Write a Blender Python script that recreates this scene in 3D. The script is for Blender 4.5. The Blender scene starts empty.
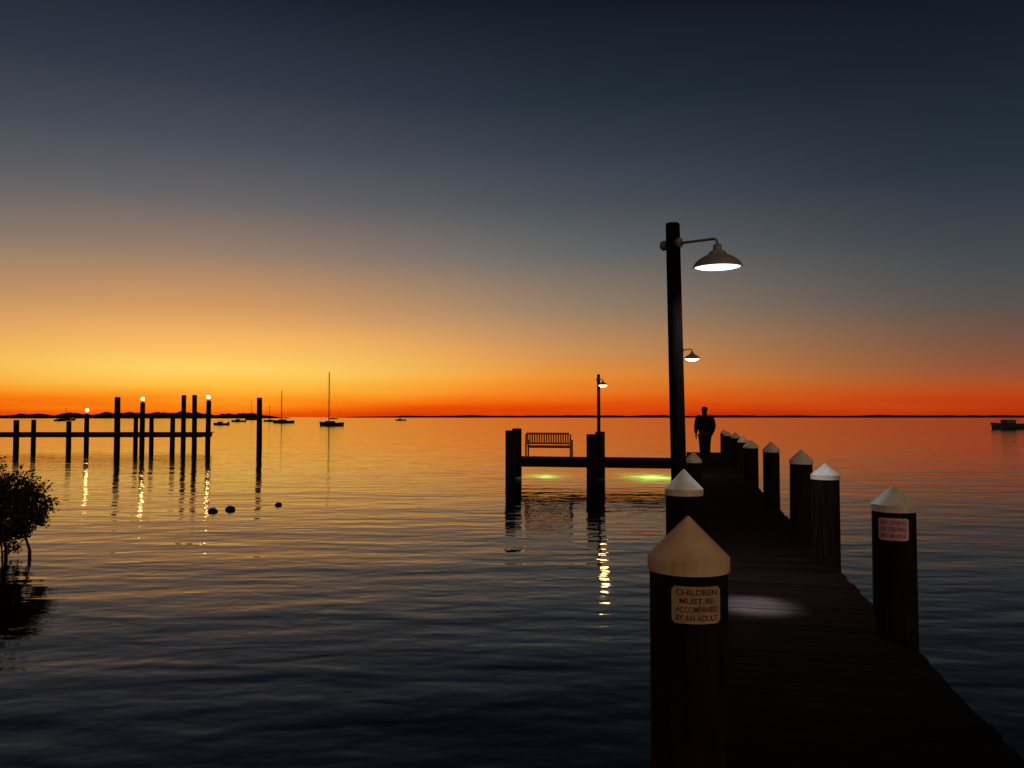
import bpy, bmesh, math, random
from mathutils import Vector, Matrix, noise
random.seed(7)
scene = bpy.context.scene
COL = scene.collection
scene.view_settings.view_transform = 'Standard'
scene.view_settings.look = 'None'
scene.view_settings.exposure = 0
WL = 0.3   # water level

# ------------------------------------------------------------ helpers
def link(o, parent=None):
    COL.objects.link(o)
    if parent is not None:
        o.parent = parent
    return o

def empty(name, loc, rotz=0.0, parent=None):
    e = bpy.data.objects.new(name, None)
    e.empty_display_size = 0.2
    e.location = loc
    e.rotation_euler = (0, 0, rotz)
    return link(e, parent)

def tag(o, label, cat, group=None):
    o["label"] = label
    o["category"] = cat
    if group:
        o["group"] = group

def mesh_obj(name, bm, mats, parent=None, loc=(0, 0, 0), rotz=0.0, smooth=False, angle=None):
    bmesh.ops.recalc_face_normals(bm, faces=bm.faces[:])
    me = bpy.data.meshes.new(name)
    bm.to_mesh(me)
    bm.free()
    if not isinstance(mats, (list, tuple)):
        mats = [mats]
    for m in mats:
        me.materials.append(m)
    if smooth:
        for p in me.polygons:
            p.use_smooth = True
        if angle:
            me.set_sharp_from_angle(angle=math.radians(angle))
    o = bpy.data.objects.new(name, me)
    o.location = loc
    o.rotation_euler = (0, 0, rotz)
    return link(o, parent)

def box(bm, x0, x1, y0, y1, z0, z1, bev=0.0, rot=None, piv=None):
    vs = [bm.verts.new((x, y, z)) for z in (z0, z1) for y in (y0, y1) for x in (x0, x1)]
    fs = []
    for idx in ((0, 1, 3, 2), (4, 6, 7, 5), (0, 4, 5, 1), (2, 3, 7, 6), (0, 2, 6, 4), (1, 5, 7, 3)):
        fs.append(bm.faces.new([vs[i] for i in idx]))
    if bev > 0:
        es = list({e for f in fs for e in f.edges})
        r = bmesh.ops.bevel(bm, geom=es, offset=bev, segments=1, affect='EDGES')
        vs = list({v for f in r['faces'] for v in f.verts} | {v for v in vs if v.is_valid})
    if rot is not None:
        bmesh.ops.rotate(bm, cent=piv or (0, 0, 0), matrix=rot, verts=[v for v in vs if v.is_valid])

def lathe(bm, prof, segs=32, cx=0, cy=0, wob=0.0, cap_top=True, cap_bot=True):
    rings = []
    for r, z in prof:
        if r < 1e-5:
            rings.append([bm.verts.new((cx, cy, z))])
        else:
            rings.append([bm.verts.new((cx + r * math.cos(2 * math.pi * i / segs) * (1 + wob * noise.noise(Vector((math.cos(2*math.pi*i/segs)*2, math.sin(2*math.pi*i/segs)*2, z * 1.2 + cx)))),
                                        cy + r * math.sin(2 * math.pi * i / segs) * (1 + wob * noise.noise(Vector((math.cos(2*math.pi*i/segs)*2, math.sin(2*math.pi*i/segs)*2, z * 1.2 + cx + 9)))), z)) for i in range(segs)])
    for a, b in zip(rings[:-1], rings[1:]):
        for i in range(segs):
            j = (i + 1) % segs
            if len(a) == 1 and len(b) == 1:
                continue
            if len(a) == 1:
                bm.faces.new((a[0], b[i], b[j]))
            elif len(b) == 1:
                bm.faces.new((a[i], a[j], b[0]))
            else:
                bm.faces.new((a[i], a[j], b[j], b[i]))
    if cap_bot and len(rings[0]) > 1:
        bm.faces.new(rings[0])
    if cap_top and len(rings[-1]) > 1:
        bm.faces.new(rings[-1])

def tube(bm, pts, rads, segs=12):
    pts = [Vector(p) for p in pts]
    if not isinstance(rads, (list, tuple)):
        rads = [rads] * len(pts)
    rings = []
    ref = Vector((0.13, 0.31, 0.94))
    for k, p in enumerate(pts):
        if k == 0:
            t = pts[1] - pts[0]
        elif k == len(pts) - 1:
            t = pts[-1] - pts[-2]
        else:
            t = (pts[k + 1] - pts[k - 1])
        t.normalize()
        a = t.cross(ref)
        if a.length < 0.1:
            a = t.cross(Vector((1, 0, 0)))
        a.normalize()
        b = t.cross(a)
        rings.append([bm.verts.new(p + (a * math.cos(2 * math.pi * i / segs) + b * math.sin(2 * math.pi * i / segs)) * rads[k]) for i in range(segs)])
    for r0, r1 in zip(rings[:-1], rings[1:]):
        for i in range(segs):
            j = (i + 1) % segs
            bm.faces.new((r0[i], r0[j], r1[j], r1[i]))
    bm.faces.new(rings[0])
    bm.faces.new(rings[-1])

# ------------------------------------------------------------ materials
def new_mat(name):
    m = bpy.data.materials.new(name)
    m.use_nodes = True
    nt = m.node_tree
    return m, nt, nt.nodes["Principled BSDF"]

def simple(name, c, rough=0.6, metal=0.0, spec=0.3, var=0.25, scale=8.0, bump=0.0, stretch=(1, 1, 1)):
    m, nt, b = new_mat(name)
    N, L = nt.nodes, nt.links
    tc = N.new('ShaderNodeTexCoord')
    mp = N.new('ShaderNodeMapping')
    mp.inputs['Scale'].default_value = stretch
    L.new(tc.outputs['Object'], mp.inputs['Vector'])
    nz = N.new('ShaderNodeTexNoise')
    nz.inputs['Scale'].default_value = scale
    nz.inputs['Detail'].default_value = 5
    L.new(mp.outputs[0], nz.inputs['Vector'])
    r = N.new('ShaderNodeValToRGB')
    r.color_ramp.elements[0].position = 0.3
    r.color_ramp.elements[1].position = 0.7
    r.color_ramp.elements[0].color = (c[0] * (1 - var), c[1] * (1 - var), c[2] * (1 - var), 1)
    r.color_ramp.elements[1].color = (min(1, c[0] * (1 + var)), min(1, c[1] * (1 + var)), min(1, c[2] * (1 + var)), 1)
    L.new(nz.outputs['Fac'], r.inputs[0])
    L.new(r.outputs[0], b.inputs['Base Color'])
    b.inputs['Roughness'].default_value = rough
    b.inputs['Metallic'].default_value = metal
    b.inputs['Specular IOR Level'].default_value = spec
    if bump > 0:
        bp = N.new('ShaderNodeBump')
        bp.inputs['Strength'].default_value = 0.8
        bp.inputs['Distance'].default_value = bump
        L.new(nz.outputs['Fac'], bp.inputs['Height'])
        L.new(bp.outputs[0], b.inputs['Normal'])
    return m

def emit(name, c, s):
    m, nt, b = new_mat(name)
    b.inputs['Base Color'].default_value = (0.8, 0.8, 0.8, 1)
    b.inputs['Emission Color'].default_value = (*c, 1)
    b.inputs['Emission Strength'].default_value = s
    return m

M_pile = simple("creosote_pile_wood", (0.010, 0.0058, 0.005), 0.85, spec=0.07, var=0.7, scale=9, bump=0.012, stretch=(4, 4, 0.35))
M_beam = simple("weathered_beam_wood", (0.012, 0.008, 0.006), 0.85, spec=0.08, var=0.5, scale=7, bump=0.006, stretch=(3, 0.5, 3))
M_cap = simple("white_pile_cap_plastic", (0.60, 0.61, 0.62), 0.55, spec=0.2, var=0.22, scale=10, bump=0.004)
M_post = simple("lamp_post_wood", (0.004, 0.003, 0.0025), 0.95, spec=0.0, var=0.5, scale=9, bump=0.005, stretch=(5, 5, 0.4))
M_iron = simple("painted_iron", (0.17, 0.18, 0.20), 0.5, spec=0.3, var=0.2, scale=20)
M_shade = simple("enamelled_lamp_shade", (0.22, 0.25, 0.29), 0.4, spec=0.4, var=0.15, scale=14)
M_sign = simple("sign_plate", (0.36, 0.31, 0.26), 0.55, var=0.22, scale=25)
M_sign2 = simple("pale_pink_sign_plate", (0.52, 0.42, 0.60), 0.55, var=0.15, scale=25)
M_red = simple("sign_lettering_red", (0.12, 0.025, 0.02), 0.6, var=0.2)
M_pink = simple("sign_lettering_pink", (0.38, 0.04, 0.14), 0.6, var=0.2)
M_bench = simple("bench_wood", (0.24, 0.075, 0.040), 0.7, var=0.3, scale=12, stretch=(1, 4, 4))
M_boatw = simple("boat_gelcoat", (0.05, 0.05, 0.055), 0.5, spec=0.1, var=0.1, scale=1)
M_boatd = simple("dark_boat_hull", (0.02, 0.018, 0.02), 0.6, spec=0.1, var=0.2, scale=1)
M_mast = simple("mast_aluminium", (0.03, 0.026, 0.026), 0.6, spec=0.1, var=0.1)
M_glass = simple("boat_window", (0.01, 0.01, 0.012), 0.1, spec=0.5, var=0.1)
M_buoy = simple("buoy_rubber", (0.010, 0.008, 0.008), 0.8, spec=0.05, var=0.3)
M_land = simple("far_tree_mass", (0.022, 0.014, 0.014), 1.0, spec=0.0, var=0.3, scale=0.02)
M_ground = simple("sandy_shore_ground", (0.03, 0.02, 0.015), 1.0, spec=0.0, var=0.3, scale=0.05)
M_skin = simple("skin", (0.03, 0.016, 0.012), 0.7, spec=0.1, var=0.1)
M_shirt = simple("dark_shirt_cloth", (0.008, 0.007, 0.009), 0.95, spec=0.03, var=0.2)
M_short = simple("dark_trouser_cloth", (0.007, 0.006, 0.008), 0.95, spec=0.03, var=0.2)
M_hair = simple("dark_hair", (0.006, 0.004, 0.004), 0.9, spec=0.05, var=0.2)
M_bark = simple("mangrove_bark", (0.010, 0.007, 0.005), 0.9, spec=0.05, var=0.4, scale=15, bump=0.01)

M_leaf, nt, b = new_mat("mangrove_leaf")
g = nt.nodes.new('ShaderNodeNewGeometry')
r = nt.nodes.new('ShaderNodeValToRGB')
r.color_ramp.elements[0].color = (0.005, 0.007, 0.003, 1)
r.color_ramp.elements[1].color = (0.050, 0.046, 0.013, 1)
nt.links.new(g.outputs['Random Per Island'], r.inputs[0])
nt.links.new(r.outputs[0], b.inputs['Base Color'])
b.inputs['Roughness'].default_value = 0.7
b.inputs['Specular IOR Level'].default_value = 0.12

# planks
M_plank, nt, b = new_mat("weathered_deck_planks")
N, L = nt.nodes, nt.links
g = N.new('ShaderNodeNewGeometry')
tc = N.new('ShaderNodeTexCoord')
mp = N.new('ShaderNodeMapping'); mp.inputs['Scale'].default_value = (1.2, 14, 4)
L.new(tc.outputs['Object'], mp.inputs[0])
nz = N.new('ShaderNodeTexNoise'); nz.inputs['Scale'].default_value = 3; nz.inputs['Detail'].default_value = 8
L.new(mp.outputs[0], nz.inputs['Vector'])
n2 = N.new('ShaderNodeTexNoise'); n2.inputs['Scale'].default_value = 1.6; n2.inputs['Detail'].default_value = 4
L.new(tc.outputs['Object'], n2.inputs['Vector'])
a = N.new('ShaderNodeMath'); a.operation = 'MULTIPLY_ADD'; a.inputs[1].default_value = 0.25
L.new(g.outputs['Random Per Island'], a.inputs[0]); L.new(nz.outputs['Fac'], a.inputs[2])
a2 = N.new('ShaderNodeMath'); a2.operation = 'MULTIPLY_ADD'; a2.inputs[1].default_value = 0.4
L.new(n2.outputs['Fac'], a2.inputs[0]); L.new(a.outputs[0], a2.inputs[2])
r = N.new('ShaderNodeValToRGB')
r.color_ramp.elements[0].position = 0.5; r.color_ramp.elements[1].position = 1.0
r.color_ramp.elements[0].color = (0.0028, 0.0017, 0.0015, 1)
r.color_ramp.elements[1].color = (0.011, 0.0066, 0.0058, 1)
L.new(a2.outputs[0], r.inputs[0]); L.new(r.outputs[0], b.inputs['Base Color'])
b.inputs['Roughness'].default_value = 0.85
b.inputs['Specular IOR Level'].default_value = 0.015
bp = N.new('ShaderNodeBump'); bp.inputs['Distance'].default_value = 0.006
L.new(nz.outputs['Fac'], bp.inputs['Height']); L.new(bp.outputs[0], b.inputs['Normal'])

M_diff_white = emit("lamp_diffuser_white", (1.0, 0.97, 0.93), 2.2)
M_diff_warm = emit("lamp_diffuser_warm", (1.0, 0.72, 0.36), 14)
M_globe = emit("lamp_globe_warm", (1.0, 0.52, 0.18), 45)
M_green = emit("green_lamp_lens", (0.35, 1.0, 0.15), 5)

# water
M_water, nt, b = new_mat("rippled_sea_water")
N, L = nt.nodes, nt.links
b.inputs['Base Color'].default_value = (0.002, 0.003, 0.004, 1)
b.inputs['IOR'].default_value = 1.33
tc = N.new('ShaderNodeTexCoord')
def wn(scale, rot, sc, det, dist=0.0):
    mp = N.new('ShaderNodeMapping')
    mp.inputs['Scale'].default_value = (*scale, 1)
    mp.inputs['Rotation'].default_value = (0, 0, math.radians(rot))
    L.new(tc.outputs['Object'], mp.inputs[0])
    nz = N.new('ShaderNodeTexNoise')
    nz.inputs['Scale'].default_value = sc
    nz.inputs['Detail'].default_value = det
    nz.inputs['Roughness'].default_value = 0.5
    nz.inputs['Distortion'].default_value = dist
    L.new(mp.outputs[0], nz.inputs['Vector'])
    return nz.outputs['Fac']
def madd(x, k, y=None):
    m = N.new('ShaderNodeMath'); m.operation = 'MULTIPLY_ADD'
    L.new(x, m.inputs[0]); m.inputs[1].default_value = k
    if y is None: m.inputs[2].default_value = 0
    else: L.new(y, m.inputs[2])
    return m.outputs[0]
h = madd(wn((0.34, 1.0), 10, 1.25, 1, 0.35), 0.023)
h = madd(wn((0.50, 1.0), -14, 2.8, 1, 0.3), 0.0095, h)
h = madd(wn((0.7, 1.0), 22, 7.0, 1), 0.0024, h)
h = madd(wn((0.35, 1.0), -4, 0.38, 1), 0.036, h)
sepw = N.new('ShaderNodeSeparateXYZ'); L.new(tc.outputs['Object'], sepw.inputs[0])
far = N.new('ShaderNodeMapRange'); far.inputs[1].default_value = 10; far.inputs[2].default_value = 120
far.inputs[3].default_value = 0.05; far.inputs[4].default_value = 0.085
L.new(sepw.outputs['Y'], far.inputs[0]); L.new(far.outputs[0], b.inputs['Roughness'])
bp = N.new('ShaderNodeBump'); bp.inputs['Strength'].default_value = 1.0; bp.inputs['Distance'].default_value = 1.0
L.new(h, bp.inputs['Height']); L.new(bp.outputs[0], b.inputs['Normal'])
# green light pools over the two submerged fishing lamps, painted as water emission
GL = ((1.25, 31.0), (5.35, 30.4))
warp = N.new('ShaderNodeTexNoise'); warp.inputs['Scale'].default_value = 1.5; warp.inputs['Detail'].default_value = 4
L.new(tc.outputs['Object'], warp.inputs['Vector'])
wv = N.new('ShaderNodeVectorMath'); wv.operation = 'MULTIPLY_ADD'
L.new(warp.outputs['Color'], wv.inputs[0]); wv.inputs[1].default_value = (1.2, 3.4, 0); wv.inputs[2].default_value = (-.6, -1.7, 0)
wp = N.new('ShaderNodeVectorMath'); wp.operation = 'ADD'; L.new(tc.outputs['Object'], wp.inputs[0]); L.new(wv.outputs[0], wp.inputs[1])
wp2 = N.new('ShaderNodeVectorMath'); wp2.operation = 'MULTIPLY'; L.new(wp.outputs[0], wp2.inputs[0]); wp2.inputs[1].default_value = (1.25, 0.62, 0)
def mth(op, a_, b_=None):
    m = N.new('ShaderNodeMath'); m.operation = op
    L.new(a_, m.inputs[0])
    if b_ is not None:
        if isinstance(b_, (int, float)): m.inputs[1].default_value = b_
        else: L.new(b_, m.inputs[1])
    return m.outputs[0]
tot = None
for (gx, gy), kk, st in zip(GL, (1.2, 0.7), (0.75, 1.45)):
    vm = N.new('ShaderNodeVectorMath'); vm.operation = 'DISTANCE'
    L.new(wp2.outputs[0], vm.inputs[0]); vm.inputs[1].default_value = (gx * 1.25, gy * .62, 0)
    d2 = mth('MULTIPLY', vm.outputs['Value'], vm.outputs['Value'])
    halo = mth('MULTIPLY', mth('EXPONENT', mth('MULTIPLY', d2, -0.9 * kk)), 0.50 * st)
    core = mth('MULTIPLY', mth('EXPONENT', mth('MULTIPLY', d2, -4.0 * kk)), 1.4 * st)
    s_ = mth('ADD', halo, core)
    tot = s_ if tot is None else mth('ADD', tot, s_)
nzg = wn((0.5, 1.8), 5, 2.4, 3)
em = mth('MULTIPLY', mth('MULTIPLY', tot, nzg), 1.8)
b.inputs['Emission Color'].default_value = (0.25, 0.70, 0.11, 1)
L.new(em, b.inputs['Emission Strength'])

# ------------------------------------------------------------ world (dusk sky)
w = bpy.data.worlds.new("World"); scene.world = w; w.use_nodes = True
nt = w.node_tree; N, L = nt.nodes, nt.links
bg = N['Background']
tc = N.new('ShaderNodeTexCoord')
sep = N.new('ShaderNodeSeparateXYZ'); L.new(tc.outputs['Generated'], sep.inputs[0])
def M(op, a=None, b_=None, c_=None, clamp=False):
    m = N.new('ShaderNodeMath'); m.operation = op; m.use_clamp = clamp
    for i, v in enumerate((a, b_, c_)):
        if v is None: continue
        if isinstance(v, (int, float)): m.inputs[i].default_value = v
        else: L.new(v, m.inputs[i])
    return m.outputs[0]
mp = N.new('ShaderNodeMapping'); mp.inputs['Scale'].default_value = (1.6, 1.6, 30)
L.new(tc.outputs['Generated'], mp.inputs[0])
hz = N.new('ShaderNodeTexNoise'); hz.inputs['Scale'].default_value = 1.7; hz.inputs['Detail'].default_value = 4
L.new(mp.outputs[0], hz.inputs['Vector'])
hzc = M('SUBTRACT', hz.outputs['Fac'], 0.5)
el = M('MULTIPLY', M('ARCSINE', sep.outputs['Z']), 180 / math.pi)
fade = M('SUBTRACT', 1.0, M('DIVIDE', el, 9.0), clamp=True)      # haze only low over the horizon
el = M('ADD', M('MULTIPLY', M('MULTIPLY', hzc, fade), 2.0), el)
t = M('DIVIDE', el, 90.0, clamp=True)
sun_az = math.radians(-21)
sx, sy = math.sin(sun_az), math.cos(sun_az)
hl = M('SQRT', M('ADD', M('MULTIPLY', sep.outputs['X'], sep.outputs['X']), M('MULTIPLY', sep.outputs['Y'], sep.outputs['Y'])))
dt = M('DIVIDE', M('ADD', M('MULTIPLY', sep.outputs['X'], sx), M('MULTIPLY', sep.outputs['Y'], sy)), M('MAXIMUM', hl, 1e-4))
az = M('MULTIPLY', M('ARCCOSINE', M('MINIMUM', M('MAXIMUM', dt, -1.0), 1.0)), 180 / math.pi)
def s2l(c):
    return tuple(((v / 255) / 12.92 if v / 255 <= 0.04045 else ((v / 255 + 0.055) / 1.055) ** 2.4) for v in c)
def ramp(stops, k=1.0):
    r = N.new('ShaderNodeValToRGB')
    cr = r.color_ramp
    cr.interpolation = 'LINEAR'
    for i, (e, c) in enumerate(stops):
        p = max(0, min(1, e * (k if e < 30 else 1) / 90))
        if i == 0: el_ = cr.elements[0]; el_.position = p
        elif i == 1: el_ = cr.elements[1]; el_.position = p
        else: el_ = cr.elements.new(p)
        el_.color = (*s2l(c), 1)
    L.new(t, r.inputs[0])
    return r.outputs[0]
ZEN = [(34, (11, 15, 23)), (50, (5, 7, 12)), (90, (3, 5, 8))]
A = ramp([(0, (214, 60, 6)), (0.5, (244, 94, 6)), (1.15, (255, 140, 20)), (2.1, (255, 190, 64)), (3.2, (255, 210, 100)), (4.8, (252, 186, 98)), (7.6, (208, 152, 98)), (11.0, (150, 125, 107)), (14.5, (103, 100, 102)), (18.2, (72, 78, 88)), (22, (50, 58, 71)), (28, (23, 31, 44))] + ZEN)
B = ramp([(0, (208, 54, 6)), (0.5, (234, 74, 6)), (1.4, (246, 110, 16)), (2.7, (243, 150, 50)), (4.8, (212, 150, 88)), (7.6, (160, 134, 108)), (11.5, (108, 108, 107)), (15.2, (77, 84, 91)), (18.8, (56, 65, 76)), (22, (39, 49, 60)), (28, (20, 28, 38))] + ZEN)
C = ramp([(0, (164, 42, 10)), (0.6, (188, 54, 12)), (1.5, (180, 74, 30)), (2.7, (152, 82, 50)), (4.4, (120, 82, 65)), (6.4, (93, 81, 75)), (9.0, (71, 76, 80)), (12.5, (54, 62, 71)), (15.6, (40, 50, 60)), (22, (24, 33, 44)), (28, (13, 19, 28))] + [(40, (6, 9, 14)), (90, (3, 5, 8))])
D = ramp([(0, (194, 152, 108)), (30, (186, 144, 102)), (50, (120, 90, 67)), (65, (34, 29, 26)), (90, (3, 5, 8))])  # warm glow added behind the camera to light the pile caps and signs
def mix(f, a, b_):
    m = N.new('ShaderNodeMix'); m.data_type = 'RGBA'
    L.new(f, m.inputs[0]); L.new(a, m.inputs[6]); L.new(b_, m.inputs[7])
    return m.outputs[2]
def mr(a0, a1):
    m = N.new('ShaderNodeMapRange'); m.inputs[1].default_value = a0; m.inputs[2].default_value = a1
    m.interpolation_type = 'SMOOTHSTEP'
    L.new(az, m.inputs[0]); return m.outputs[0]
c = mix(mr(0, 28), A, B)
c = mix(mr(15, 56), c, C)
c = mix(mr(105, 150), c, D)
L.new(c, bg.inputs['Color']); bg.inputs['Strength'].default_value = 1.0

# ------------------------------------------------------------ camera
cam = bpy.data.cameras.new("camera"); cam.lens = 28; cam.sensor_width = 36; cam.clip_start = 0.05; cam.clip_end = 20000
co = bpy.data.objects.new("camera", cam); COL.objects.link(co)
co.location = (0, 0, 2.6); co.rotation_euler = (math.radians(90 + 2.37), 0, 0)
scene.camera = co

# ------------------------------------------------------------ water + far shores
bm = bmesh.new()
S = 9000
vs = [bm.verts.new(v) for v in ((-S, -300, 0), (S, -300, 0), (S, S, 0), (-S, S, 0))]
bm.faces.new(vs)
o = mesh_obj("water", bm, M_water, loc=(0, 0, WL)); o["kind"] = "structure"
bm = bmesh.new()
vs = [bm.verts.new(v) for v in ((-S, -300, -2.7), (S, -300, -2.7), (S, S, -2.7), (-S, S, -2.7))]
bm.faces.new(vs)
o = mesh_obj("seabed_ground", bm, M_ground); o["kind"] = "structure"

def shore(name, x0, x1, y, hfun, step, depth):
    bm = bmesh.new()
    n = int((x1 - x0) / step)
    prev = None
    for i in range(n + 1):
        x = x0 + step * i
        h_ = max(0.6, hfun(x))
        cur = [bm.verts.new((x, y, -0.5)), bm.verts.new((x, y + 2, h_ * 0.75)), bm.verts.new((x, y + depth * 0.3, h_)), bm.verts.new((x, y + depth, h_ * 0.6))]
        if prev:
            for k in range(3):
                bm.faces.new((prev[k], cur[k], cur[k + 1], prev[k + 1]))
        prev = cur
    return mesh_obj(name, bm, M_land)
def fb(x, s, k=4):
    return noise.fractal(Vector((x / s, 3.1, 0.7)), 1.0, 2.0, k)
o = shore("mangrove_shoreline", -1150, -400, 1400, lambda x: min(1, (x + 1150) / 30 + .4) * min(1, (-400 - x) / 60) * (7.5 + 4.0 * fb(x, 45) + 2.2 * fb(x, 9) + (4.5 if -740 < x < -560 else 0) * (0.6 + 0.7 * fb(x, 25))), 1.5, 60)
o["kind"] = "stuff"; o["label"] = "dark mangrove tree line along the distant shore"; o["category"] = "trees"
o = shore("low_island_trees", -640, 2100, 2600, lambda x: min(1, (x + 640) / 300) * (7.0 + 2.6 * fb(x, 90) + 2.5 * fb(x, 600)), 5, 80)
o["kind"] = "stuff"; o["label"] = "thin dark band of low wooded islands on the horizon"; o["category"] = "trees"

# ------------------------------------------------------------ dock
ANG = math.atan(0.2224)
ca, sa = math.cos(ANG), math.sin(ANG)
def W(u, v, z=0.0):
    return Vector((ca * u + sa * v, -sa * u + ca * v, z))
DZ = 1.1
ROT = -ANG

def planks(bm, u0, u1, v0, v1, along_v=True, pw=0.14, gap=0.007):
    if along_v:
        v = v0
        while v < v1 - 0.02:
            e0, e1 = random.uniform(-.012, .012), random.uniform(-.012, .012)
            z = DZ + random.uniform(-.003, .002)
            box(bm, u0 + e0, u1 + e1, v, min(v + pw, v1), z - 0.038, z, 0.004)
            v += pw + gap
    else:
        u = u0
        while u < u1 - 0.02:
            z = DZ + random.uniform(-.003, .002)
            e0, e1 = random.uniform(-.012, .012), random.uniform(-.012, .012)
            box(bm, u, min(u + pw, u1), v0 + e0, v1 + e1, z - 0.038, z, 0.004)
            u += pw + gap

pier = empty("wooden_pier", (0, 0, 0), ROT)
tag(pier, "long narrow plank pier with a side platform over calm water", "pier")
bm = bmesh.new(); planks(bm, -0.12, 1.42, -1.5, 35.0)
mesh_obj("plank_walkway", bm, M_plank, pier)
bm = bmesh.new(); planks(bm, -6.46, -0.15, 28.0, 30.0, along_v=False)
mesh_obj("platform_planks", bm, M_plank, pier)
for (u0, u1, v0, v1, zt, hh) in ((-0.10, -0.05, -1.5, 35, DZ - .042, .22), (0.66, 0.71, -1.5, 35, DZ - .042, .22), (1.35, 1.40, -1.5, 35, DZ - .042, .22),
                             (-6.42, -0.16, 28.03, 28.08, DZ - .042, .24), (-6.42, -0.16, 28.98, 29.03, DZ - .042, .22), (-6.42, -0.16, 29.90, 29.95, DZ - .042, .24)):
    bm = bmesh.new(); box(bm, u0, u1, v0, v1, zt - hh, zt, 0.004)
    mesh_obj("support_beam", bm, M_beam, pier)

# ------------------------------------------------------------ piles
def wrap_plate(bm, R, a0, a1, z0, z1, n=10, thick=0.004, cr=0.012):
    outer, inner = [], []
    for i in range(n + 1):
        f = i / n
        a = a0 + (a1 - a0) * f
        d = min(f, 1 - f) * (a1 - a0) * R
        ins = 0 if d > cr else cr - math.sqrt(max(0, cr * cr - (cr - d) ** 2))
        for lst, rr in ((outer, R + thick), (inner, R)):
            lst.append([bm.verts.new((rr * math.sin(a), -rr * math.cos(a), z)) for z in (z0 + ins, z1 - ins)])
    for i in range(n):
        bm.faces.new((outer[i][0], outer[i + 1][0], outer[i + 1][1], outer[i][1]))
        bm.faces.new((outer[i][1], outer[i + 1][1], inner[i + 1][1], inner[i][1]))
        bm.faces.new((outer[i][0], inner[i][0], inner[i + 1][0], outer[i + 1][0]))
    bm.faces.new((outer[0][0], outer[0][1], inner[0][1], inner[0][0]))
    bm.faces.new((outer[n][0], inner[n][0], inner[n][1], outer[n][1]))

def lettering(parent, lines, R, ac, zc, width, lh, mat):
    for k, ln in enumerate(lines):
        cu = bpy.data.curves.new("text", 'FONT'); cu.body = ln; cu.align_x = 'CENTER'; cu.align_y = 'CENTER'
        cu.size = 1.0; cu.resolution_u = 3; cu.offset = 0.016
        to = bpy.data.objects.new("text", cu); COL.objects.link(to)
        bpy.context.view_layer.update()
        me = bpy.data.meshes.new_from_object(to.evaluated_get(bpy.context.evaluated_depsgraph_get()))
        bpy.data.objects.remove(to)
        xs = [v.co.x for v in me.vertices]; ys = [v.co.y for v in me.vertices]
        wd = max(xs) - min(xs)
        sy_ = lh * 0.70 / (max(ys) - min(ys))
        sx_ = min(width / wd, sy_ * 1.15)
        cy = (max(ys) + min(ys)) / 2; cx = (max(xs) + min(xs)) / 2
        z0 = zc + lh * ((len(lines) - 1) / 2 - k)
        for v in me.vertices:
            a = ac + (v.co.x - cx) * sx_ / R
            z = z0 + (v.co.y - cy) * sy_
            v.co = (R * math.sin(a), -R * math.cos(a), z)
        me.materials.append(mat)
        o = bpy.data.objects.new("lettering", me); link(o, parent)

def pile(l, d, apex, R=0.14, label=None, sign=None, lean=0.0, capmat=None, capped=True, bottom=-2.5, cone=0.14, skirt=0.05, xy=None, group="round wooden mooring piles along the pier"):
    x, y = (l + 0.2224 * d, d) if xy is None else xy
    e = empty("mooring_pile", (x, y, 0), random.uniform(0, 0.1) if sign is None else 0)
    e.rotation_euler[1] = lean
    tag(e, label or "dark round wooden pile with a white pointed cap", "pile", group)
    rc = R + 0.009
    ztop = apex - cone - 0.006 if capped else apex
    zs = [bottom, 0, 0.25, 0.6, 1.0, 1.3, 1.6, ztop - .02, ztop]
    zs = sorted(set([z for z in zs if z <= ztop]))
    prof = [(R * (1.02 - 0.02 * k / len(zs)), z) for k, z in enumerate(zs)]
    if not capped: prof[-1] = (R * 0.92, ztop)
    else: prof[-1] = (R * 0.99, ztop)
    bm = bmesh.new(); lathe(bm, prof, 32, wob=0.02)
    mesh_obj("shaft", bm, M_pile, e, smooth=True, angle=50)
    if capped:
        bm = bmesh.new()
        z1 = apex - cone
        lathe(bm, [(rc - 0.005, z1 - skirt), (rc, z1 - skirt), (rc, z1 - 0.002), (rc * 0.5, z1 + cone * 0.5), (0.006, apex - 0.002), (0, apex)], 24, cap_bot=False)
        mesh_obj("pile_cap", bm, capmat or M_cap, e, loc=(0, 0, 0), smooth=True, angle=14)
    if sign:
        lines, ac, wd, z0, z1, mat, slabel, pm_ = sign
        Rs = R * 1.04
        bm = bmesh.new(); wrap_plate(bm, Rs, ac - wd / 2 / Rs, ac + wd / 2 / Rs, z0, z1, 16)
        pl = mesh_obj("sign_plate", bm, pm_, e, smooth=True, angle=40); pl["label"] = slabel
        lettering(pl, lines, Rs + 0.0055, ac, (z0 + z1) / 2, wd * 0.86, (z1 - z0) / (len(lines) + 0.35), mat)
    return e

M_capw = simple("warm_lit_cap_plastic", (0.56, 0.47, 0.38), 0.55, spec=0.2, var=0.20, scale=7, bump=0.003)  # nearest cap: warm light put into the white plastic's colour
pile(-0.008, 2.88, 2.245, 0.136, "dark pile with pointed cap and warning sign beside the walkway", capmat=M_capw,
     sign=(["CHILDREN", "MUST BE", "ACCOMPANIED", "BY AN ADULT"], math.radians(-1), 0.172, 1.897, 2.022, M_red, "weathered white rectangular warning plate", M_sign))
pile(-0.047, 6.28, 2.19, 0.14, "dark wooden pile with a brightly lit white cap", cone=0.15)
pile(0.06, 13.5, 2.02, 0.13)
pile(1.41, 5.55, 2.126, 0.14, "dark pile with white pointed cap and small notice plate",
     sign=(["NO DIVING", "OR FISHING", "FROM PIER"], math.radians(-27), 0.195, 1.765, 1.915, M_pink, "small pale notice plate with pink letters", M_sign2), cone=0.125)
pile(1.44, 8.5, 2.11, 0.14, cone=0.12)
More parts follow.
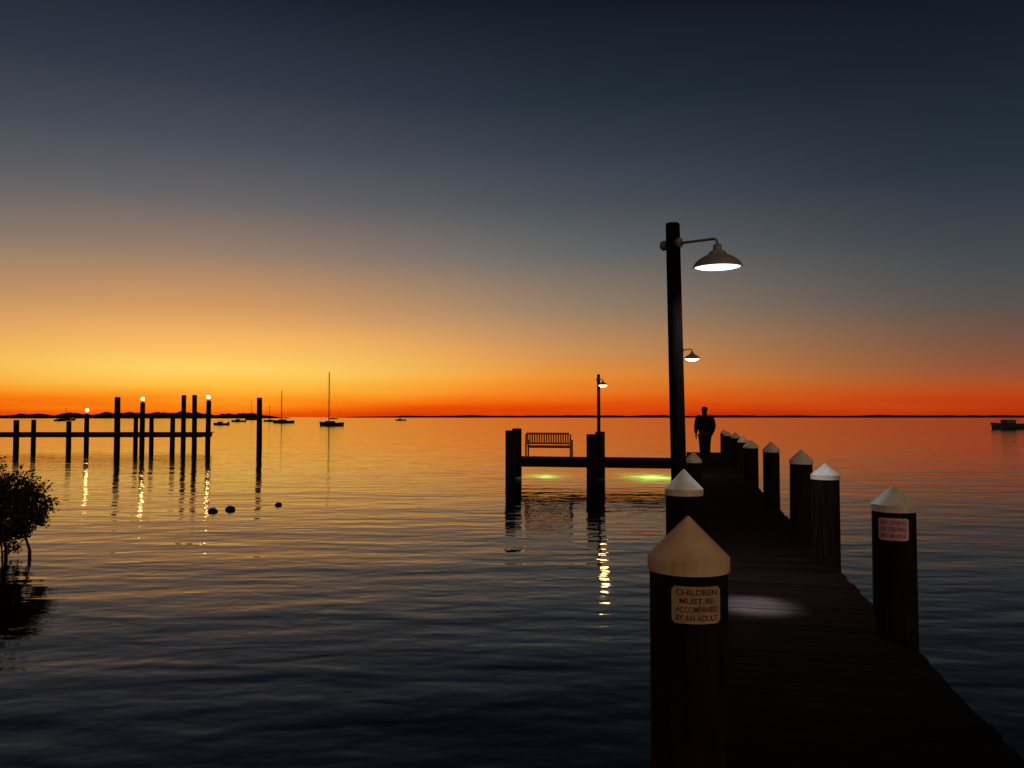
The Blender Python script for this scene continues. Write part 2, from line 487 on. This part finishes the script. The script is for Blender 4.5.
pile(1.43, 10.4, 2.18, 0.14, lean=0.01)
pile(1.44, 14.1, 2.17, 0.14)
pile(1.44, 18.8, 2.06, 0.17, "dark thicker wooden pile with a white pointed cap")
pile(1.44, 21.6, 2.10, 0.13)
pile(1.44, 25.0, 2.13, 0.14)
pile(1.46, 30.5, 2.07, 0.14)
pile(1.46, 34.0, 2.07, 0.14)
G2 = "flat-topped piles of the side platform"
lab = "dark flat-topped wooden pile at the edge of the side platform"
for (u, v, zt, R) in ((-6.25, 27.85, 2.12, .18), (-6.50, 30.1, 2.16, .18), (-3.34, 27.85, 2.0, .18), (-3.29, 30.1, 2.05, .18)):
    p = W(u, v)
    pile(0, 0, zt, R, lab, capped=False, xy=(p.x, p.y), group=G2)
for (u, v) in ((-0.3, 28.2), (-0.3, 29.8)):
    p = W(u, v)
    pile(0, 0, 0.80, .13, "short bearing pile below the side platform", capped=False, xy=(p.x, p.y), group=G2)

# ------------------------------------------------------------ street lamps
def lamp(x, y, zb, zt, shx, shy, zrim, r, R=0.07, lean=0.0, mat=M_diff_white, power=100, col=(1, .95, .88), spread=100, drop=0.0, bulge=0.0, label=""):
    e = empty("street_lamp", (x, y, zb))
    tag(e, label, "street lamp", "gooseneck lamps along the pier")
    H = zt - zb
    bm = bmesh.new()
    lathe(bm, [(R * 1.12, -0.3), (R * 1.1, 0), (R * 1.04, H * .5), (R * .98, H - .015), (R * .9, H)], 24, wob=0.02)
    for v in bm.verts: v.co.x += lean * v.co.z
    mesh_obj("post", bm, M_post, e, smooth=True, angle=50)
    tx = lean * (H - 0.2)
    dx, dy = shx - x, shy - y
    zr = zrim - zb
    ztop = zr + r * 1.0
    za = ztop + 0.06
    dirv = Vector((dx - tx, dy, 0)); Ln = dirv.length; dn = dirv / Ln
    P0 = Vector((tx, 0, za + drop))
    bm = bmesh.new()
    B_ = .05
    E_ = Vector((tx, 0, za)) + dn * (Ln - B_)
    back = (P0 - E_).normalized()
    pts = [P0 + back * (R + 0.07), P0, E_]
    for k in range(1, 7):
        a = k / 6 * math.pi / 2
        pts.append(E_ + dn * (B_ * math.sin(a)) + Vector((0, 0, -B_ * (1 - math.cos(a)))))
    pts.append(Vector((dx, dy, ztop - 0.01)))
    tube(bm, pts, 0.013, 10)
    tube(bm, [P0 - dn * (R + 0.075), P0 - dn * (R + 0.055)], 0.034, 12)
    tube(bm, [P0 - dn * (R + 0.06), P0 - dn * (R - 0.01)], 0.05, 12)
    tube(bm, [P0 + dn * (R - 0.01), P0 + dn * (R + 0.02)], 0.05, 12)
    mesh_obj("bracket_arm", bm, M_iron, e, smooth=True, angle=40)
    bm = bmesh.new()
    k = r / 0.23
    prof = [(0.232, -0.004), (0.236, 0.002), (0.234, 0.012), (0.226, 0.030), (0.208, 0.056), (0.18, 0.082), (0.145, 0.104), (0.112, 0.120), (0.088, 0.134), (0.078, 0.152), (0.070, 0.162), (0.044, 0.172), (0.040, 0.222), (0.028, 0.232), (0.0, 0.234)]
    lathe(bm, [(a * k, b_ * k) for a, b_ in prof], 40, cap_bot=False)
    lathe(bm, [(a * k, b_ * k) for a, b_ in [(0.232, -0.004), (0.222, 0.026), (0.175, 0.075), (0.1, 0.11), (0.0, 0.125)]], 40, cap_bot=False)
    mesh_obj("lamp_shade", bm, M_shade, e, loc=(dx, dy, zr), smooth=True, angle=50)
    bm = bmesh.new()
    lathe(bm, [(0.0, 0.002 * k - bulge), (0.12 * k, 0.004 * k - bulge * .75), (0.18 * k, 0.008 * k - bulge * .35), (0.212 * k, 0.012 * k), (0.21 * k, 0.02 * k), (0.0, 0.022 * k)], 40)
    mesh_obj("diffuser", bm, mat, e, loc=(dx, dy, zr), smooth=True)
    li = bpy.data.lights.new("lamp_light", 'AREA'); li.shape = 'DISK'; li.size = r * 1.7; li.energy = power; li.color = col
    li.spread = math.radians(spread)
    lo = bpy.data.objects.new("lamp_light", li); lo.location = (dx, dy, zr - 0.008 - bulge); link(lo, e)
    return e
L1 = lamp(1.684, 8.0, DZ, 4.56, 1.976, 7.6, 4.03, 0.23, 0.072, lean=-0.016, power=24, spread=118, drop=0.03, col=(.97, .97, 1), label="tall wooden post lamp with lit enamel shade beside the walkway")
lamp(4.45, 21.0, DZ, 4.56, 4.67, 20.6, 4.10, 0.20, 0.07, power=8, mat=M_diff_warm, col=(1, .85, .6), bulge=.06, label="wooden post lamp with lit shade further along the walkway")
lamp(W(-3.25, 29.3).x, W(-3.25, 29.3).y, DZ, 4.17, 3.30, 28.9, 3.75, 0.17, 0.06, power=24, mat=M_diff_warm, col=(1, .55, .17), spread=180, bulge=.08, label="slim post lamp with small lit shade on the side platform")
sp = bpy.data.lights.new("lamp_beam", 'SPOT'); sp.energy = 5200; sp.spot_size = math.radians(13.5); sp.spot_blend = 1.0; sp.shadow_soft_size = 0.12; sp.color = (0.80, 0.83, 1.0)
so = bpy.data.objects.new("lamp_beam", sp); so.location = (1.976 - 1.684, -0.4, 4.0 - DZ); link(so, L1)
tgt = Vector((0.50 + .2224 * 6.4, 6.4, DZ)) - Vector((1.976, 7.6, 4.0))
so.rotation_euler = tgt.to_track_quat('-Z', 'Y').to_euler()

# ------------------------------------------------------------ bench
bp_ = W(-5.08, 29.2)
e = empty("park_bench", (bp_.x, bp_.y, DZ), ROT)
tag(e, "wooden slatted bench with armrests standing on the pier platform", "bench")
BW = 0.80
bm = bmesh.new()
tilt = Matrix.Rotation(math.radians(8), 3, 'X')
box(bm, -BW, BW, -.30, -.26, 0.86, 0.93, .006)
box(bm, -BW, BW, -.30, -.26, 0.50, 0.56, .006)
n = 18
for i in range(n):
    x = -BW + .05 + (2 * BW - .10) * i / (n - 1)
    box(bm, x - .026, x + .026, -.288, -.268, 0.555, 0.865)
bmesh.ops.rotate(bm, cent=(0, -.28, .45), matrix=tilt, verts=bm.verts[:])
mesh_obj("backrest", bm, M_bench, e)
bm = bmesh.new()
for i in range(5):
    y = -.22 + i * .105
    box(bm, -BW, BW, y, y + .085, 0.42, 0.445, .004)
box(bm, -BW + .02, BW - .02, .18, .21, .34, .418)
box(bm, -BW + .02, BW - .02, -.21, -.18, .36, .418)
mesh_obj("seat", bm, M_bench, e)
for sx_ in (-1, 1):
    for yy, zt in ((-.25, .50), (.20, .62)):
        bm = bmesh.new(); box(bm, sx_ * (BW + .03) - .028, sx_ * (BW + .03) + .028, yy - .028, yy + .028, 0.0, zt if yy > 0 else .86, .005)
        mesh_obj("leg", bm, M_bench, e)
    bm = bmesh.new(); box(bm, sx_ * (BW + .03) - .035, sx_ * (BW + .03) + .035, -.22, .26, .622, .65, .006)
    mesh_obj("armrest", bm, M_bench, e)

# ------------------------------------------------------------ person
def skinned(name, verts, edges, rads, mat, root=0, sub=2, parent=None, loc=(0, 0, 0), rotz=0.0):
    me = bpy.data.meshes.new(name); me.from_pydata(verts, edges, [])
    o = bpy.data.objects.new(name, me); COL.objects.link(o)
    sk = o.modifiers.new("skin", 'SKIN'); sk.use_smooth_shade = True
    s = o.modifiers.new("sub", 'SUBSURF'); s.levels = sub; s.render_levels = sub
    for i, r_ in enumerate(rads):
        me.skin_vertices[0].data[i].radius = r_ if isinstance(r_, tuple) else (r_, r_)
        me.skin_vertices[0].data[i].use_root = (i == root)
    bpy.context.view_layer.update()
    m2 = bpy.data.meshes.new_from_object(o.evaluated_get(bpy.context.evaluated_depsgraph_get()))
    bpy.data.objects.remove(o)
    m2.materials.clear(); m2.materials.append(mat)
    for p in m2.polygons: p.use_smooth = True
    o = bpy.data.objects.new(name, m2); o.location = loc; o.rotation_euler = (0, 0, rotz)
    return link(o, parent)
V, E, R_ = [], [], []
def add(p, r_, frm=None):
    V.append(p); R_.append(r_)
    if frm is not None: E.append((frm, len(V) - 1))
    return len(V) - 1
pel = add((0, 0, .98), (.17, .13))
sp1 = add((0, 0, 1.16), (.18, .14), pel)
ch = add((0, 0, 1.36), (.20, .14), sp1)
nb = add((0, 0.0, 1.50), (.09, .08), ch)
nk = add((0, 0.015, 1.57), (.07, .07), nb)
hb = add((0, 0.03, 1.64), (.085, .09), nk)
hm = add((0, 0.03, 1.72), (.095, .105), hb)
ht = add((0, 0.02, 1.80), (.065, .075), hm)
for s in (-1, 1):
    hp = add((s * .085, 0, .88), (.11, .11), pel)
    kn = add((s * .085, .015, .50), (.07, .07), hp)
    cf = add((s * .085, -.015, .34), (.062, .065), kn)
    an = add((s * .09, -.02, .09), (.04, .045), cf)
    tt = add((s * .11, .13, .045), (.042, .032), an)
    sh = add((s * .20, 0, 1.45), (.075, .075), ch)
    ue = add((s * .25, -.01, 1.31), (.062, .062), sh)
    eb = add((s * .27, -.02, 1.15), (.05, .05), ue)
    fa = add((s * .268, .03, 1.00), (.042, .042), eb)
    wr = add((s * .25, .09, .88), (.03, .03), fa)
    pm = add((s * .242, .12, .80), (.022, .036), wr)
    for k in range(4):
        a = (-1.5 + k) * .022
        f1 = add((s * .238, .128 + a, .745 + abs(a) * .2), .010, pm)
        f2 = add((s * .228, .134 + a, .715 + abs(a) * .3), .009, f1)
        add((s * .215, .136 + a, .69 + abs(a) * .4), .008, f2)
    t1 = add((s * .222, .135, .83), .011, wr)
    add((s * .205, .155, .79), .009, t1)
PX, PY = 0.55 + .2224 * 28.4, 28.4
per = skinned("person", V, E, R_, M_skin, 0, 2, None, (PX, PY, DZ), 0.15)
per.scale = (1.16, 1.05, 1.03)
tag(per, "person in dark clothes standing on the pier seen from behind", "person")
V, E, R_ = [], [], []
a0 = add((0, 0, .86), (.215, .16)); a1 = add((0, 0, 1.14), (.225, .17), a0); a2 = add((0, 0, 1.36), (.24, .165), a1); a3 = add((0, 0, 1.50), (.11, .10), a2)
for s in (-1, 1):
    b0 = add((s * .205, 0, 1.45), (.095, .095), a2); b1 = add((s * .252, -.01, 1.31), (.088, .088), b0); b2_ = add((s * .275, -.02, 1.15), (.08, .08), b1)
    b3 = add((s * .27, .03, 1.0), (.066, .066), b2_); add((s * .252, .085, .89), (.052, .052), b3)
skinned("shirt", V, E, R_, M_shirt, 0, 2, per)
V, E, R_ = [], [], []
a0 = add((0, 0, .95), (.195, .15))
for s in (-1, 1):
    b0 = add((s * .085, 0, .82), (.138, .138), a0); b1 = add((s * .08, .012, .50), (.108, .105), b0); add((s * .085, -.01, .10), (.082, .085), b1)
skinned("trousers", V, E, R_, M_short, 0, 2, per)
V, E, R_ = [], [], []
a0 = add((0, -.01, 1.62), (.085, .075)); a1 = add((0, 0.01, 1.73), (.112, .118), a0); add((0, 0.015, 1.82), (.08, .09), a1)
skinned("hair", V, E, R_, M_hair, 0, 2, per)
for s in (-1, 1):
    V, E, R_ = [], [], []
    a0 = add((s * .09, -.05, .05), (.05, .045)); a1 = add((s * .098, .04, .048), (.05, .042), a0); add((s * .115, .17, .04), (.046, .034), a1)
    skinned("shoe", V, E, R_, M_short, 0, 2, per)

# ------------------------------------------------------------ distant jetty
fp = empty("plank_jetty", (0, 0, 0))
tag(fp, "low dark plank jetty carried on tall wooden piles", "pier")
bm = bmesh.new()
x = -50.0
while x < -22.5:
    box(bm, x, x + .14, 57.9, 60.1, 1.42 + random.uniform(-.004, .004), 1.47)
    x += .15
mesh_obj("jetty_planks", bm, M_plank, fp)
for y0 in (57.95, 59.0, 59.95):
    bm = bmesh.new(); box(bm, -50, -22.55, y0, y0 + .08, 1.12, 1.416)
    mesh_obj("support_beam", bm, M_beam, fp)
GJ = "tall piles along the plank jetty"
jl = [(-35.9, 57.8, 2.38, .19), (-36.1, 60.2, 2.4, .17), (-32.1, 57.8, 2.3, .17), (-32.1, 60.2, 2.85, .17), (-28.6, 57.8, 4.05, .2), (-28.4, 60.2, 2.6, .16), (-26.8, 57.8, 3.65, .17),
      (-27.2, 60.2, 2.7, .16), (-24.6, 57.8, 2.5, .17), (-24.8, 60.2, 4.25, .17), (-23.0, 57.8, 4.2, .17), (-22.95, 60.2, 3.85, .18), (-18.3, 57.8, 4.0, .19),
      (-40.2, 57.8, 2.3, .18), (-40.4, 60.2, 2.4, .18)]
for (x, y, zt, R) in jl:
    bm = bmesh.new()
    lathe(bm, [(R * 1.08, -2.5), (R * 1.05, 0), (R, zt * .6), (R * .96, zt - .04), (R * .8, zt)], 16, wob=.05)
    ln = random.uniform(-.012, .012)
    for v in bm.verts: v.co.x += ln * v.co.z
    o = mesh_obj("jetty_pile", bm, M_pile, loc=(x, y, 0), smooth=True, angle=50)
    tag(o, "lone tall dark pile standing in open water" if x > -20 else "tall dark wooden pile beside the plank jetty", "pile", GJ)
for (x, y, zt) in ((-32.1, 60.2, 2.85), (-26.8, 57.8, 3.65), (-22.95, 60.2, 3.85)):
    e = empty("jetty_lamp", (x, y, zt)); tag(e, "small glowing warm lamp on top of a jetty pile", "lamp", "small lamps on the jetty piles")
    bm = bmesh.new(); lathe(bm, [(.07, -.01), (.07, .02), (.03, .04), (.03, .12), (.06, .13), (.06, .15)], 16)
    mesh_obj("lamp_base", bm, M_iron, e, smooth=True, angle=40)
    bm = bmesh.new(); lathe(bm, [(0.0, .152)] + [(.11 * math.sin(a * math.pi / 8), .262 - .109 * math.cos(a * math.pi / 8)) for a in range(1, 8)] + [(0, .371)], 20)
    mesh_obj("lamp_globe", bm, M_globe, e, smooth=True)
    bm = bmesh.new(); lathe(bm, [(.04, .365), (.05, .375), (.02, .40), (0, .41)], 16)
    mesh_obj("lamp_finial", bm, M_iron, e, smooth=True)

# ------------------------------------------------------------ boats
def hull(bm, Ln, B, F, D=0.5, n=12, transom=0.7, sheer=0.35):
    rows = []
    for i in range(n + 1):
        f = i / n
        y = -Ln / 2 + Ln * f
        hw = B / 2 * (transom + (1 - transom) * math.sin(min(1, f / .45) * math.pi / 2)) if f < .45 else B / 2 * max(0.0, math.cos((f - .45) / .55 * math.pi / 2)) ** 0.75
        hw = max(hw, .02)
        z = F * (1 + sheer * (f - .35) ** 2 * 2)
        ov = (f ** 3) * Ln * .04
        rows.append([bm.verts.new((-hw, y + ov, z)), bm.verts.new((-hw * .88, y, z * .35)), bm.verts.new((-hw * .5, y, -D * .6)), bm.verts.new((0, y, -D)),
                     bm.verts.new((hw * .5, y, -D * .6)), bm.verts.new((hw * .88, y, z * .35)), bm.verts.new((hw, y + ov, z))])
    for a, b_ in zip(rows[:-1], rows[1:]):
        for k in range(6):
            bm.faces.new((a[k], b_[k], b_[k + 1], a[k + 1]))
        bm.faces.new((a[6], b_[6], b_[0], a[0]))
    bm.faces.new(rows[0]); bm.faces.new(rows[-1])

def sailboat(x, y, Ln, mast, rot, label):
    e = empty("sailboat", (x, y, WL), rot); tag(e, label, "sailboat", "sailboats moored on the bay")
    bm = bmesh.new(); hull(bm, Ln, Ln * .3, Ln * .11, .5)
    mesh_obj("hull", bm, M_boatd, e, smooth=True, angle=40)
    F = Ln * .11
    bm = bmesh.new(); box(bm, -Ln * .09, Ln * .09, -Ln * .12, Ln * .22, F * .95, F + Ln * .055, Ln * .015)
    mesh_obj("cabin", bm, M_boatd, e)
    for s in (-1, 1):
        bm = bmesh.new()
        box(bm, s * Ln * .0915 - .012, s * Ln * .0915 + .012, -Ln * .06, Ln * .14, F + Ln * .012, F + Ln * .035)
        mesh_obj("window", bm, M_glass, e)
    bm = bmesh.new(); tube(bm, [(0, Ln * .1, F + .2), (0, Ln * .1, mast)], [.15, .10], 8)
    box(bm, -.45, .45, Ln * .1 - .03, Ln * .1 + .03, mast * .62, mast * .62 + .05)
    mesh_obj("mast", bm, M_mast, e, smooth=True, angle=40)
    bm = bmesh.new(); tube(bm, [(0, Ln * .1, F + 1.0), (0, -Ln * .1, F + 1.02), (0, -Ln * .32, F + .95)], [.13, .2, .1], 8)
    mesh_obj("boom", bm, M_boatd, e, smooth=True)
    bm = bmesh.new()
    tube(bm, [(0, Ln * .5, F * 1.3), (0, Ln * .1, mast - .1)], .012, 5)
    tube(bm, [(0, -Ln * .48, F), (0, Ln * .1, mast - .1)], .012, 5)
    for s in (-1, 1):
        tube(bm, [(s * Ln * .14, Ln * .08, F), (s * .45, Ln * .1, mast * .63), (0, Ln * .1, mast - .3)], .012, 5)
    mesh_obj("rigging", bm, M_mast, e)
    return e
sailboat(-47.2, 208, 7.6, 14.1, math.radians(60), "dark sailboat with bare tall mast moored on calm water")
sailboat(-86, 300, 8.4, 12.4, math.radians(75), "dark sailboat with furled sail at anchor")
sailboat(-118, 390, 6.5, 8.2, math.radians(100), "small dark sailboat with a short mast")
sailboat(-195, 600, 11, 15.2, math.radians(95), "far small sailboat with bare mast near the shore")
sailboat(-290, 520, 10, 8.5, math.radians(85), "far small sailboat with bare mast near the shore")

def motorboat(x, y, Ln, rot, label, mat):
    e = empty("motorboat", (x, y, WL), rot); tag(e, label, "motorboat", "motorboats moored on the bay")
    F = Ln * .12
    bm = bmesh.new(); hull(bm, Ln, Ln * .34, F, .4, transom=.9)
    mesh_obj("hull", bm, mat, e, smooth=True, angle=40)
    bm = bmesh.new()
    box(bm, -Ln * .11, Ln * .11, -Ln * .08, Ln * .2, F * .95, F + Ln * .10, Ln * .02)
    mesh_obj("cabin", bm, mat, e)
    for s in (-1, 1):
        bm = bmesh.new()
        box(bm, s * Ln * .111 - .012, s * Ln * .111 + .012, -Ln * .04, Ln * .15, F + Ln * .04, F + Ln * .08)
        mesh_obj("window", bm, M_glass, e)
    bm = bmesh.new()
    box(bm, -Ln * .12, Ln * .12, -Ln * .16, Ln * .12, F + Ln * .16, F + Ln * .172, Ln * .005)
    for s in (-1, 1):
        for yy in (-.14, .1):
            tube(bm, [(s * Ln * .105, yy * Ln, F), (s * Ln * .105, yy * Ln, F + Ln * .16)], .03, 6)
    mesh_obj("canopy", bm, mat, e)
    bm = bmesh.new(); box(bm, -.22, .22, -Ln * .5 - .5, -Ln * .5 - .03, -.2, F + .45, .08)
    mesh_obj("outboard_motor", bm, M_boatd, e)
motorboat(98.2, 157, 8.0, math.radians(97), "pale grey motorboat with canopy moored on open water", M_boatw)
motorboat(-84, 230, 4.3, math.radians(80), "small dark motorboat moored near the shore", M_boatd)
motorboat(-127, 370, 6, math.radians(95), "small dark motorboat moored near the shore", M_boatd)
motorboat(-70, 500, 6, math.radians(85), "small dark motorboat moored near the shore", M_boatd)
motorboat(-250, 440, 6, math.radians(85), "small dark motorboat moored near the shore", M_boatd)

# ------------------------------------------------------------ buoys
for (x, y, s) in ((-7.28, 19.5, .82), (-7.0, 19.9, .86), (-6.1, 20.9, .68)):
    e = empty("mooring_buoy", (x, y, WL - .015)); e.scale = (s * 1.15, s, s * .8); e.rotation_euler = (random.uniform(-.3, .3), random.uniform(-.35, .35), 0)
    tag(e, "small dark rounded buoy floating low on calm water", "buoy", "dark buoys floating on the bay")
    bm = bmesh.new()
    lathe(bm, [(0, -.1)] + [(.125 * math.sin(a * math.pi / 10), .03 - .12 * math.cos(a * math.pi / 10)) for a in range(2, 9)] + [(.04, .13), (.04, .145), (0, .147)], 20, wob=.25)
    mesh_obj("float_body", bm, M_buoy, e, smooth=True, angle=50)
    bm = bmesh.new()
    tube(bm, [(.03 * math.cos(a * math.pi / 6), 0, .165 + .03 * math.sin(a * math.pi / 6)) for a in range(-2, 9)], .009, 6)
    mesh_obj("mooring_ring", bm, M_buoy, e, smooth=True)

# ------------------------------------------------------------ submerged green fishing lamps
for (x, y) in GL:
    e = empty("fishing_light", (x, y, WL - 0.6)); tag(e, "green fishing lamp glowing below the water surface", "lamp", "green fishing lamps by the pier")
    bm = bmesh.new(); lathe(bm, [(.10, -.12), (.11, 0), (.09, .03), (.07, .03)], 16)
    mesh_obj("lamp_housing", bm, M_iron, e, smooth=True, angle=40)
    bm = bmesh.new(); lathe(bm, [(.065, .025), (.06, .08), (0, .11)], 16)
    mesh_obj("lamp_lens", bm, M_green, e, smooth=True)

# ------------------------------------------------------------ mangrove bush
e = empty("mangrove_bush", (-8.42, 12.9, WL)); e.scale = (.885, .885, .885)
tag(e, "dense dark mangrove bush growing out of the shallow water", "bush")
bm = bmesh.new()
rnd = random.Random(3)
for k in range(26):
    a = rnd.uniform(0, 2 * math.pi); rr = rnd.uniform(.1, .75)
    p0 = Vector((rr * math.cos(a) * 1.1, rr * math.sin(a), -2.5)); p1 = Vector((p0.x * .95, p0.y * .95, .15))
    p2 = Vector((p0.x * .7, p0.y * .7, .7)); p3 = Vector((p0.x * 1.5 + rnd.uniform(-.2, .2), p0.y * 1.6, rnd.uniform(1.0, 1.4)))
    tube(bm, [p0, p1, p2, p3], [.018, .016, .014, .010], 6)
bm2 = bmesh.new()
def leaf(bm, p, n_, ln, wd):
    t_ = n_.cross(Vector((rnd.uniform(-1, 1), rnd.uniform(-1, 1), rnd.uniform(-1, 1)))).normalized()
    b2 = n_.cross(t_)
    bm.faces.new([bm.verts.new(v) for v in (p - t_ * ln, p - b2 * wd + n_ * .004, p + t_ * ln, p + b2 * wd + n_ * .004)])
cl = []
for k in range(270):
    while True:
        p = Vector((rnd.uniform(-1, 1), rnd.uniform(-1, 1), rnd.uniform(-1, 1)))
        if .2 < p.length < 1: break
    lump = 1 + .30 * noise.noise(p * 2.2)
    c_ = Vector((p.x * 1.02 * lump - .06, p.y * 1.0 * lump, .92 + p.z * .76 * lump))
    if c_.z > .9: c_.z -= max(0, c_.x + .1) * .5 * (c_.z - .75)
    if c_.z < .26: c_.z = rnd.uniform(.26, .5); c_.x *= .9
    cl.append((c_, rnd.uniform(.07, .21)))
for k in range(9):
    cl.append((Vector((rnd.uniform(-.6, .5), rnd.uniform(-.7, .4), rnd.uniform(.08, .28))), rnd.uniform(.06, .12)))
for c_, rr in cl:
    for i in range(int(110 * (rr / .2) ** 2) + 8):
        d_ = Vector((rnd.gauss(0, 1), rnd.gauss(0, 1), rnd.gauss(0, .9))).normalized()
        leaf(bm2, c_ + d_ * rr * rnd.uniform(.4, 1.15), (d_ + Vector((rnd.uniform(-.8, .8), rnd.uniform(-.8, .8), rnd.uniform(-.2, 1.0)))).normalized(), rnd.uniform(.03, .055), rnd.uniform(.014, .022))
for k in range(70):
    a = rnd.uniform(-2.2, 2.2); el_ = rnd.uniform(-.5, 1.3)
    d_ = Vector((math.cos(a) * math.cos(el_), math.sin(a) * math.cos(el_), math.sin(el_)))
    p0 = Vector((d_.x * .8, d_.y * .85, .90 + d_.z * .62)); p0.z -= max(0, p0.x) * .35 * max(0, d_.z)
    p1 = p0 + d_ * rnd.uniform(.15, .34) + Vector((0, 0, rnd.uniform(.02, .12)))
    tube(bm, [p0, p1], [.007, .003], 4)
    for i in range(16):
        f = rnd.uniform(.2, 1.05)
        leaf(bm2, p0.lerp(p1, f) + Vector((rnd.gauss(0, .03), rnd.gauss(0, .03), rnd.gauss(0, .03))), Vector((rnd.gauss(0, 1), rnd.gauss(0, 1), rnd.gauss(0, 1))).normalized(), rnd.uniform(.03, .05), rnd.uniform(.013, .02))
mesh_obj("trunk", bm, M_bark, e, smooth=True)
me = bpy.data.meshes.new("crown"); bm2.to_mesh(me); bm2.free(); me.materials.append(M_leaf)
o = bpy.data.objects.new("crown", me); link(o, e)
